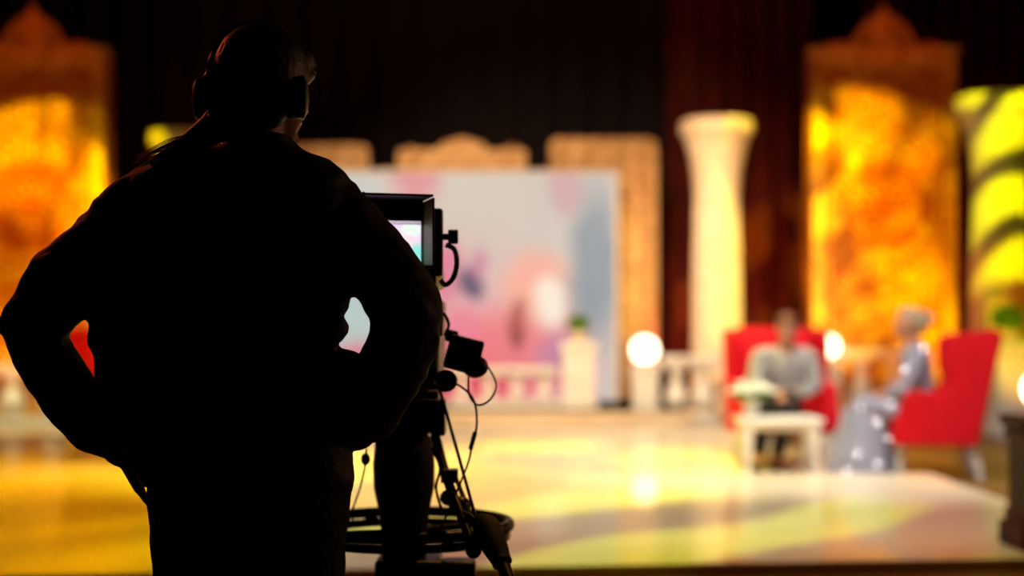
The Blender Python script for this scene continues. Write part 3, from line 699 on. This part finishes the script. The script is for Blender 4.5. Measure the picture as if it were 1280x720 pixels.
for i in range(14):
    b = rnd.uniform(-1, 1); tube(bm, [W(385, 72+b*14, .03), W(397, 86+b*12, .05), W(399+b*3, 106+b*8, .06), W(402+b*3, 122+b*6, .06)], .001, 4)
for i in range(14):
    b = rnd.uniform(0, 1); tube(bm, [W(330-50*b, 30+26*b*b, -.02), W(318-50*b, 33+34*b*b, -.03), W(296-30*b, 46+50*b, -.04), W(282-14*b, 74+40*b, -.05)], .0009, 4)
st = obj('hair_strands', bm, M['hairdark']); keep(st, op); st['kind'] = 'stuff'
# headphones (worn, lift-off: a thing of its own)
hph = thing('headphones', 'black over-ear headphones worn by the camera operator', 'headphones', tuple(hc))
u = Vector((math.cos(yaw-PI/2), math.sin(yaw-PI/2), 0)); fw = Vector((math.cos(yaw), math.sin(yaw), 0))
u = Vector((.93, .16, 0)).normalized()
cl, cr = W(254, 124, -.01), W(372, 122, -.04)
bm = B()
for i in (0,):
    pts = []
    for k in range(19):
        a = PI*k/18; pts.append(W(322, 110)+u*(-math.cos(a)*.104)+Vector((0, -.0, math.sin(a)*.142)))
    pts = [cl+Vector((-.012, 0, .03))]+pts[1:-1]+[cr+Vector((.01, 0, .03))]
    tube(bm, pts, .009, 8); tube(bm, [p+Vector((0, -.02, -.002)) for p in pts], .006, 8)
keep(obj('headband', bm, M['plastic']), hph)
for c, s in ((cl, -1), (cr, 1)):
    bm = B(); R = Matrix.Translation(c) @ (u*s).to_track_quat('Z', 'Y').to_matrix().to_4x4()
    lathe(bm, [(.034, -.012), (.044, -.006), (.046, .006), (.042, .016), (.030, .022), (.010, .024)], seg=32); bmesh.ops.transform(bm, matrix=R, verts=bm.verts)
    cup = keep(obj('ear_cup', bm, M['plastic']), hph)
    bm = B(); tube(bm, ringpts((0, 0, -.014), .034, 28), .012, 8, closed=True, sm=False); bmesh.ops.transform(bm, matrix=R, verts=bm.verts)
    keep(obj('ear_cushion', bm, M['rubber']), hph)
    bm = B(); tube(bm, ringpts((0, 0, .012), .046, 36), .0022, 6, closed=True, sm=False); bmesh.ops.transform(bm, matrix=R, verts=bm.verts)
    keep(obj('trim_ring', bm, M['metal']), hph)

# ================================================================== studio camera on its pedestal
D = 3.75
C0 = P(508, 419, D)
camr = thing('studio_camera', 'television camera with viewfinder monitor, half hidden behind the operator\'s arm', 'camera', (C0.x, D, PZ(500, D)))
def cpart(name, bm, m='plastic', bev=0.0, smooth=True, par=None): return keep(obj(name, bm, M[m] if isinstance(m, str) else m, bevel=bev, smooth=smooth), par or camr)
def bpx(bm, x0, x1, y0, y1, d0, d1):        # box from picture extents at depth d0, depth d1-d0
    a, b = P(x0, y0, d0), P(x1, y1, d0); box(bm, ((a.x+b.x)/2, (d0+d1)/2, (a.z+b.z)/2), (abs(b.x-a.x), d1-d0, abs(b.z-a.z)))
bm = B(); bpx(bm, 472, 548, 372, 486, D, D+.42); bpx(bm, 478, 542, 352, 374, D+.08, D+.34); cpart('camera_body', bm, 'plastic', .01)
bm = B()
m = Matrix.Translation((C0.x, D+.42, PZ(425, D))) @ Matrix.Rotation(-PI/2, 4, 'X')
lathe(bm, [(.055, 0), (.06, .02), (.06, .12), (.068, .13), (.068, .24), (.06, .26)], seg=32); bmesh.ops.transform(bm, matrix=m, verts=bm.verts); cpart('lens', bm)
bm = B(); bpx(bm, 488, 532, 338, 356, D+.1, D+.3); tube(bm, [P(500, 360, D+.12), P(500, 338, D+.12), P(512, 330, D+.2), P(512, 330, D+.3), P(505, 355, D+.36)], .010, 8); cpart('top_handle', bm, 'rubber', .004)
# viewfinder
VD = 3.42
bm = B(); rr = Matrix.Translation(P(489, 284, VD)) @ Matrix.Rotation(.26, 4, 'Z')
WV, HV = 70*VD/F, 92*VD/F
def vb(c, s):
    b = B(); box(b, c, s); bmesh.ops.transform(b, matrix=rr, verts=b.verts); return b
def merge(bm, *cs):
    for c, s in cs: box(bm, c, s)
bm = B(); merge(bm, ((0, .04, -.02), (WV*2*.5+.03, .06, HV)), ); bmesh.ops.transform(bm, matrix=rr, verts=bm.verts); vf = cpart('viewfinder_monitor', bm, 'plastic', .006)
bm = B(); t2 = .006
merge(bm, ((0, -.045, HV/2-.02), (WV+.03, .12, t2)), ((-(WV+.03)/2, -.045, -.015), (t2, .12, HV)), ((0, -.045, -HV/2-.01), (WV+.03, .12, t2)))
bmesh.ops.transform(bm, matrix=rr, verts=bm.verts); cpart('sun_hood', bm, 'plastic', .002, par=vf)
bm = B(); merge(bm, (((WV+.03)/2, -.045, -.02), (t2, .12, HV-.01))); bmesh.ops.transform(bm, matrix=rr, verts=bm.verts); cpart('hood_side', bm, 'brass', .002, par=vf)
bm = B(); merge(bm, ((0, .008, HV/2-.052), (WV+.018, .012, .062))); bmesh.ops.transform(bm, matrix=rr, verts=bm.verts); cpart('control_strip', bm, 'metal', .002, par=vf)
vfb = [(.3, .6, .35, .4, (240, 120, 180), 1), (.75, .35, .3, .5, (250, 210, 220), 1), (.95, .2, .2, .4, (120, 220, 210), .9), (.5, .3, .14, .3, (130, 40, 110), .9), (.85, .8, .25, .2, (220, 245, 225), .9)]
bm = B(); merge(bm, ((0, .006, -.035), (WV+.012, .008, HV-.075))); bmesh.ops.transform(bm, matrix=rr, verts=bm.verts)
cpart('monitor_picture', bm, screen_mat('viewfinder_picture', vfb, (225, 200, 225), .8), smooth=False, par=vf)
bm = B(); bpx(bm, 534, 553, 260, 345, VD+.02, VD+.07); cpart('side_bracket', bm, 'plastic', .006)
bm = B(); bpx(bm, 505, 545, 330, 356, VD+.03, VD+.44); cpart('viewfinder_arm', bm, 'plastic', .006)
a = P(550, 296, VD+.05)
bm = B(); cone(bm, a, a+Vector((.022, 0, 0)), .008, .008); cone(bm, a+Vector((.020, 0, 0)), a+Vector((.044, 0, 0)), .0175, .0175, 24); cpart('knob', bm, 'rubber', .002)
bm = B(); tube(bm, [P(557, 306, VD+.05), P(568, 312, VD+.05), P(571, 330, VD+.05), P(566, 348, VD+.05), P(557, 356, VD+.05), P(551, 350, VD+.05)], .0065, 8); cpart('side_handle', bm, 'brass')
# zoom control box hanging right of the arm, with its lead
bm = B(); c = P(580, 443, 3.5); rot = .25
box(bm, c, (.085, .07, .085), ry=rot); box(bm, c+Vector((-.03, 0, .045)), (.03, .05, .03), ry=rot); ell(bm, c+Vector((.028, -.01, -.03)), (.032, .03, .028), sub=3)
zc = cpart('zoom_control', bm, 'plastic', .008)
bm = B(); ell(bm, P(557, 466, 3.5)+Vector((0, 0, -.02)), (.03, .03, .028), sub=3); cpart('cable_plug', bm, 'plastic'); bm = B(); tube(bm, [P(556, 420, 3.5), P(561, 405, 3.5), P(553, 392, 3.5), P(551, 420, 3.5)], .004, 6); cpart('cable_hook', bm, 'metal')
bm = B(); tube(bm, [P(586, 462, 3.5), P(586, 492, 3.48), P(597, 506, 3.46), P(612, 500, 3.46), P(620, 482, 3.48), P(612, 462, 3.5), P(598, 448, 3.5)], .0026, 6); cpart('cable', bm, 'rubber')
bm = B(); tube(bm, [P(560, 480, 3.5), P(574, 482, 3.5), P(592, 500, 3.48), P(596, 530, 3.48), P(590, 556, 3.48), P(584, 582, 3.48), P(560, 640, 3.5), P(548, 664, 3.55)], .0028, 6); tube(bm, [P(594, 540, 3.48), P(588, 562, 3.48)], .006, 6); cpart('cable', bm, 'rubber')

# pedestal (stands on the floor)
G = P(512, 650, 3.75)
ped = thing('camera_pedestal', 'camera pedestal with round steering ring and pan bars, beside the operator\'s legs', 'tripod', (G.x, 3.75, 0))
def pp(name, bm, m='metal', bev=0.0, smooth=True): return keep(obj(name, bm, M[m], bevel=bev, smooth=smooth), ped)
D = 3.75
bm = B(); lathe(bm, [(.05, PZ(536, D)), (.075, PZ(548, D)), (.082, PZ(580, D)), (.080, PZ(610, D)), (.066, PZ(640, D)), (.060, PZ(668, D)), (.055, .35), (.055, .16)][::-1], (PX(505, D), D, 0), 36); pp('column', bm, 'rubber')
bm = B(); bpx(bm, 470, 548, 488, 520, D-.06, D+.2); bpx(bm, 480, 540, 518, 540, D-.02, D+.14); m4 = [P(462, 528, D), P(552, 528, D)]; cone(bm, m4[0], m4[1], .03, .03, 24); pp('pan_head', bm, 'plastic', .008)
bm = B(); rc = Vector((PX(508, D), D, PZ(655, D))); tube(bm, ringpts(rc, .272, 64), .015, 10, closed=True, sm=False)
tube(bm, ringpts(rc-Vector((0, 0, .028)), .264, 64), .012, 10, closed=True, sm=False); pp('steering_ring', bm, 'metal')
for k in range(4):
    a = k*PI/2+.5; bm = B(); tube(bm, [rc+Vector((.05*math.cos(a), .05*math.sin(a), -.02)), rc+Vector((.265*math.cos(a), .265*math.sin(a), -.012))], .010, 8, sm=False); pp('ring_spoke', bm)
bm = B(); c = Vector((PX(512, D), D, 0)); box(bm, c+Vector((0, 0, PZ(705, D)-.02)), (.17, .17, .08)); box(bm, c+Vector((.13, -.02, PZ(712, D)-.03)), (.09, .09, .12)); lathe(bm, [(.09, .14), (.09, .40), (.07, .44)], tuple(c), 30); pp('lift_cylinder', bm, 'plastic', .01)
bm = B()
for k in range(3):
    a = PI/2+k*2*PI/3; box(bm, c+Vector((.22*math.cos(a), .22*math.sin(a), .16)), (.44, .12, .07), rz=a)
lathe(bm, [(.14, .11), (.14, .2), (.1, .22)], tuple(c), 30); pp('base', bm, 'plastic', .01)
for k in range(3):
    a = PI/2+k*2*PI/3; bm = B(); q = c+Vector((.40*math.cos(a), .40*math.sin(a), .07)); v = Vector((-math.sin(a), math.cos(a), 0))
    cone(bm, q-v*.02, q+v*.02, .07, .07, 28); pp('castor', bm, 'rubber')
# pan bar towards the viewer, right side
bm = B(); A = P(540, 520, 3.72)
pts = [P(541, 530, 3.70), P(556, 590, 3.58), P(575, 640, 3.46), P(592, 686, 3.36)]
tube(bm, pts, .0125, 12); tube(bm, [p+Vector((.022, .0, .0)) for p in pts[1:]], .006, 8)
ell(bm, pts[-1], (.020, .02, .024), sub=3); bpx(bm, 551, 572, 588, 604, 3.52, 3.58); pp('pan_bar', bm, 'metal', 0)
bm = B(); g = [P(603, 652, 3.40), P(610, 662, 3.38), P(618, 682, 3.34), P(628, 704, 3.30), P(642, 742, 3.22)]
tube(bm, g[:2]+g[2:4], lambda t: .024+.010*math.sin(PI*min(1, t*1.1)), 16); ell(bm, g[0], (.022, .022, .020), sub=3)
pp('grip', bm, 'rubber')
bm = B(); tube(bm, g[2:], .017, 12); cone(bm, pts[2], g[1], .010, .012, 10); pp('grip_bar', bm, 'metal')
bm = B(); cone(bm, P(541, 440, 3.62), P(548, 480, 3.60), .005, .005, 10); cone(bm, P(548, 480, 3.60), P(597, 655, 3.42), .0042, .0042, 10); pp('brake_lever', bm, 'metal')
bm = B(); ell(bm, P(575, 632, 3.50), (.028, .03, .024), sub=3); ell(bm, P(560, 622, 3.52), (.02, .03, .02), sub=3); tube(bm, [P(540, 560, 3.7), P(550, 585, 3.62), P(545, 610, 3.6), P(553, 640, 3.55)], .004, 6); pp('clamp', bm, 'metal')
bm = B(); tube(bm, [P(458, 560, 3.6), P(457, 578, 3.6), P(450, 610, 3.62), P(440, 640, 3.66), P(442, 652, 3.7)], .0025, 6); ell(bm, P(457, 574, 3.6), (.012, .012, .016), sub=2); pp('hanging_lead', bm, 'rubber')
bm = B(); bpx(bm, 540, 556, 500, 545, 3.62, 3.72); bpx(bm, 516, 548, 500, 512, 3.6, 3.7); pp('bar_mount', bm, 'metal', .004)
